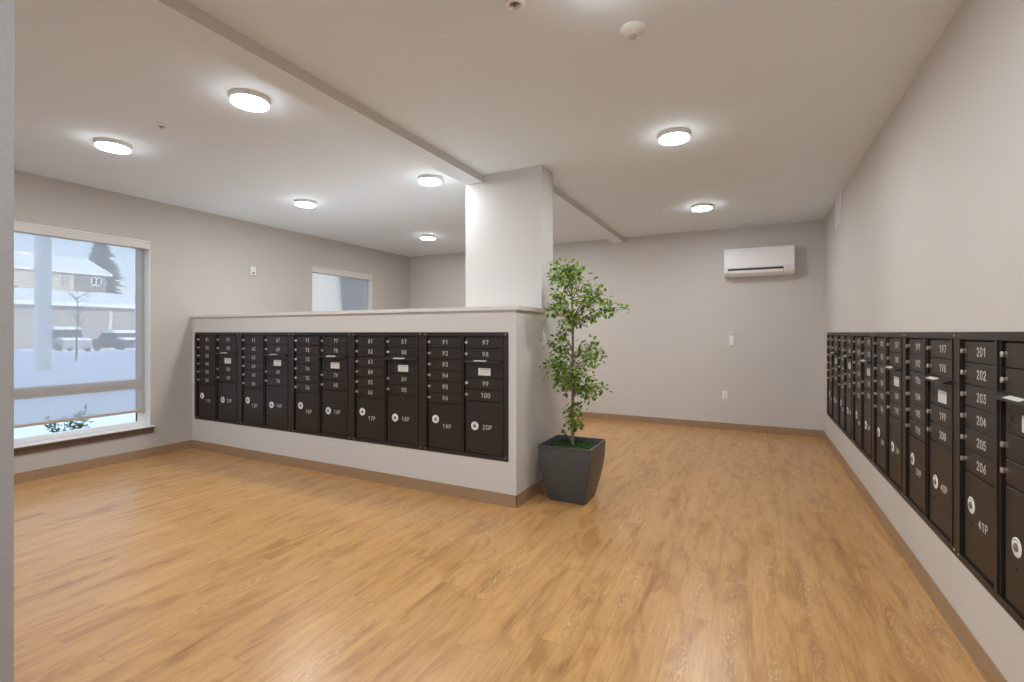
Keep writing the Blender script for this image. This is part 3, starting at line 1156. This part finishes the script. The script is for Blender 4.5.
# ------------------------------------------------------------------ outside, behind the screens
GZ = -.16
rnd = random.Random(3)
bm = bmesh.new()
nx, ny = 70, 50
g = []
for i in range(nx + 1):
    x = XL - WT - 140 * (i / nx) ** 1.6
    row = []
    for j in range(ny + 1):
        y = -30 + 130 * j / ny
        z = GZ
        if -46 < x < -38:
            z += rnd.uniform(0, .55)
        elif -38 < x < -20:
            z += rnd.uniform(0, .03)
        row.append(bm.verts.new((x, y, z)))
    g.append(row)
for i in range(nx):
    for j in range(ny):
        bm.faces.new((g[i][j], g[i + 1][j], g[i + 1][j + 1], g[i][j + 1]))
struct('snow_ground', bm, M_snow)
bm = bmesh.new()
box(bm, XL - WT, 40, -70, YN - WT, GZ - .3, GZ)
struct('snow_ground', bm, M_snow)


def house(name, x0, x1, y0, y1, zt, ridge, wall_m, label, panels=(), windows=(), over=.5):
    """long gabled house: front towards +X at x1, ridge along Y"""
    t = thing(name, ((x0 + x1) / 2, (y0 + y1) / 2, GZ), label, 'building', None)
    ox, oy = -(x0 + x1) / 2, -(y0 + y1) / 2
    xm = (x0 + x1) / 2
    bm = bmesh.new()
    prism(bm, [(x0 + ox, 0), (x1 + ox, 0), (x1 + ox, zt - GZ), (xm + ox, ridge - GZ - .3), (x0 + ox, zt - GZ)], y0 + oy, y1 + oy, 'y')
    obj('wall', bm, wall_m, t)
    bm = bmesh.new()
    hx = (x1 - x0) / 2
    k = (ridge - zt) / hx
    prism(bm, [(-hx - over, zt - GZ - k * over), (0, ridge - GZ), (hx + over, zt - GZ - k * over), (hx + over, zt - GZ - k * over + .35), (0, ridge - GZ + .35), (-hx - over, zt - GZ - k * over + .35)],
          y0 + oy - over, y1 + oy + over, 'y')
    r = obj('roof', bm, M_snow, t); r['label'] = 'roof under snow'
    for a, b, c, d, m in panels:
        bm = bmesh.new(); box(bm, x1 + ox, x1 + ox + .12, a + oy, b + oy, c - GZ, d - GZ)
        obj('siding_panel', bm, m, t)
    for a, b, c, d in windows:
        bm = bmesh.new()
        for q in ((a, b, c, c + .12), (a, b, d - .12, d), (a, a + .12, c, d), (b - .12, b, c, d), ((a + b) / 2 - .06, (a + b) / 2 + .06, c, d)):
            box(bm, x1 + ox + .1, x1 + ox + .2, q[0] + oy, q[1] + oy, q[2] - GZ, q[3] - GZ)
        f = obj('window', bm, M_frame, t)
        bm = bmesh.new(); box(bm, x1 + ox + .1, x1 + ox + .15, a + oy, b + oy, c - GZ, d - GZ)
        obj('pane', bm, M_glassdark, f)
    return t


house('house', -88, -76, 14, 31.75, 9.0, 11.2, M_side1, 'long beige and grey house with snowy roof outside the large window',
      panels=((28.5, 31.75, 3, 8.9, M_side2),), windows=((30.1, 31.2, 7.5, 8.6), (27.3, 27.9, 7.6, 8.3), (22.0, 23.4, 5.6, 7.0)))
house('house', -100, -90, 8, 26.5, 12.0, 14.2, M_side1, 'taller beige house with snowy roof standing behind the long one',
      windows=((21, 22.4, 10.2, 11.4),))
house('garage_row', -66, -57, 6, 34, 4.1, 5.3, M_side3, 'low grey garage row with snow on its roof, behind the parked cars',
      panels=((30.8, 34, GZ, 3.5, M_side2), (24.0, 24.3, GZ, 3.6, M_side1), (30, 30.3, GZ, 3.6, M_side1)), over=.8)
house('house', -62, -50, 37, 48.4, 13.5, 16, M_side1, 'pale yellow building outside the window seen over the half wall',
      windows=((39, 40.6, 9, 11),))
house('house', -64, -52, 50.5, 66, 13.5, 16, M_side4, 'grey building beside the pale yellow one, seen over the half wall',
      windows=((60, 61.6, 9, 11),))

t = thing('concrete_pillar', (-26.8, 9.0, GZ), 'pale concrete pillar standing in the snow outside the large window', 'pillar')
bm = bmesh.new()
box(bm, -.22, .22, -.22, .22, 0, 8.2, .03)
obj('shaft', bm, M_concrete, t)
bm = bmesh.new()
box(bm, -.225, .225, -.225, .225, 0, .06, .01)
obj('footing', bm, M_concrete, t)


def car(x, y, rz, paint, label, h=1.5):
    t = thing('car', (x, y, GZ + .1), label, 'car', 'snow-covered cars in the lot', rz)
    bm = bmesh.new()
    prism(bm, [(-2.2, .3), (-2.25, .7), (-2.1, .95), (-1.0, 1.02), (1.0, 1.0), (2.1, .9), (2.25, .65), (2.2, .3)], -.9, .9, 'y')
    bmesh.ops.bevel(bm, geom=list(bm.edges), offset=.06, segments=2, affect='EDGES')
    obj('body', bm, paint, t, smooth=True)
    bm = bmesh.new()
    prism(bm, [(-1.5, 1.0), (-1.0, h), (.5, h), (1.2, 1.0)], -.78, .78, 'y')
    obj('cabin_glass', bm, M_glassdark, t)
    bm = bmesh.new()
    prism(bm, [(-1.15, h - .04), (-1.05, h + .18), (.5, h + .2), (.65, h - .04)], -.80, .80, 'y')
    prism(bm, [(1.15, .98), (1.2, 1.12), (2.0, 1.05), (2.15, .9)], -.85, .85, 'y')
    obj('snow_cover', bm, M_snow, t)
    for sx in (-1.4, 1.4):
        for sy in (-.85, .85):
            bm = bmesh.new()
            lathe(bm, [(0, -.1), (.32, -.1), (.34, 0), (.32, .1), (0, .1)], 20, Matrix.Translation((sx, sy, .34)) @ Matrix.Rotation(PI / 2, 4, 'X'))
            obj('wheel', bm, M_dark, t)
    return t


car(-47.5, 17.2, 0, M_carB, 'silver car with snow on top, second from the right in the lot', 1.75)
car(-46.0, 20.2, .1, M_carA, 'dark car with snow on its bonnet, rightmost in the lot', 1.5)
car(-47.0, 12.2, 0, M_carB, 'silver car right of the pillar outside', 1.55)
car(-48.0, 9.0, 0, M_carA, 'dark car left of the pillar outside', 1.6)


def pine(x, y, h, r, label):
    t = thing('pine_tree', (x, y, GZ), label, 'tree', 'pines beyond the houses')
    bm = bmesh.new(); tube(bm, [(0, 0, 0), (0, 0, h * .6), (0, 0, h * .97)], [.3, .18, .03], 8)
    obj('trunk', bm, M_trunk, t)
    rn = random.Random(int(x * 7 + y))
    bm = bmesh.new()
    for k in range(1100):
        f = rn.random() ** .8
        z = h * (.15 + .85 * f)
        rr = r * (1 - f) ** .7 * rn.uniform(.35, 1.25) + .25
        a = rn.uniform(0, 2 * PI)
        d = Vector((math.cos(a), math.sin(a), -.18))
        s = Vector((-math.sin(a), math.cos(a), 0))
        p0 = Vector((0, 0, z)); w = rr * .09
        v = [bm.verts.new(q) for q in (p0, p0 + d * rr * .5 + s * w, p0 + d * rr, p0 + d * rr * .5 - s * w, p0 + d * rr * .55 + Vector((0, 0, .10 + w * .5)), p0 + d * rr * .5 - Vector((0, 0, .12 + w * .4)))]
        for i, j, q in ((0, 1, 4), (1, 2, 4), (2, 3, 4), (3, 0, 4), (1, 0, 5), (2, 1, 5), (3, 2, 5), (0, 3, 5)):
            bm.faces.new((v[i], v[j], v[q]))
    tag(obj('needles', bm, M_pine, t), kind='stuff')


pine(-96, 39.5, 18.0, 4.2, 'tall dark pine just right of the beige house roof outside')
pine(-96, 48.5, 15.0, 3.6, 'dark pine at the right edge of the large window')
pine(-106, 32.0, 14.5, 3.4, 'lower pine rising over the end of the beige house roof')
pine(-97, 57.5, 18.0, 4.0, 'pine hidden by the right edge of the large window')

# bare tree in the lot and a low shrub right outside the window
t = thing('bare_tree', (-35, 13.2, GZ), 'small bare tree right of the concrete pillar outside', 'tree')
rn = random.Random(8)
bm = bmesh.new()
tube(bm, [(0, 0, 0), (.05, 0, 1.2), (0, .1, 2.4), (.1, 0, 4.0)], [.05, .04, .03, .01], 7)
obj('trunk', bm, M_trunk, t)
bm = bmesh.new()
for k in range(26):
    z = rn.uniform(1.3, 3.6); a = rn.uniform(0, 2 * PI); l = rn.uniform(.6, 1.3)
    p = Vector((0, .05, z)); q = p + Vector((math.cos(a) * l, math.sin(a) * l, l * .9))
    tube(bm, [p, p.lerp(q, .5) + Vector((0, 0, -.08)), q], [.016, .010, .004], 5)
obj('branches', bm, M_trunk, t)

t = thing('shrub', (-7.45, 2.72, GZ), 'green leafy shrub in the snow just below the window screen', 'shrub')
bm = bmesh.new()
bs = bmesh.new()
for k in range(16):
    a = rn.uniform(0, 2 * PI); l = rn.uniform(.10, .30)
    top_ = Vector((math.cos(a) * l * .8, math.sin(a) * l, rn.uniform(.42, .60)))
    tube(bs, [(0, 0, 0), top_ * .5 + Vector((0, 0, .04)), top_], [.006, .004, .002], 5)
    for q in range(9):
        f = rn.uniform(.6, 1.05)
        d = Vector((rn.uniform(-1, 1), rn.uniform(-1, 1), rn.uniform(-.3, 1)))
        leaf(bm, top_ * f, d, Vector((rn.uniform(-.5, .5), rn.uniform(-.5, .5), 1)), rn.uniform(.05, .085), .035)
obj('stems', bs, M_trunk, t)
tag(obj('foliage', bm, M_shrub, t), kind='stuff')
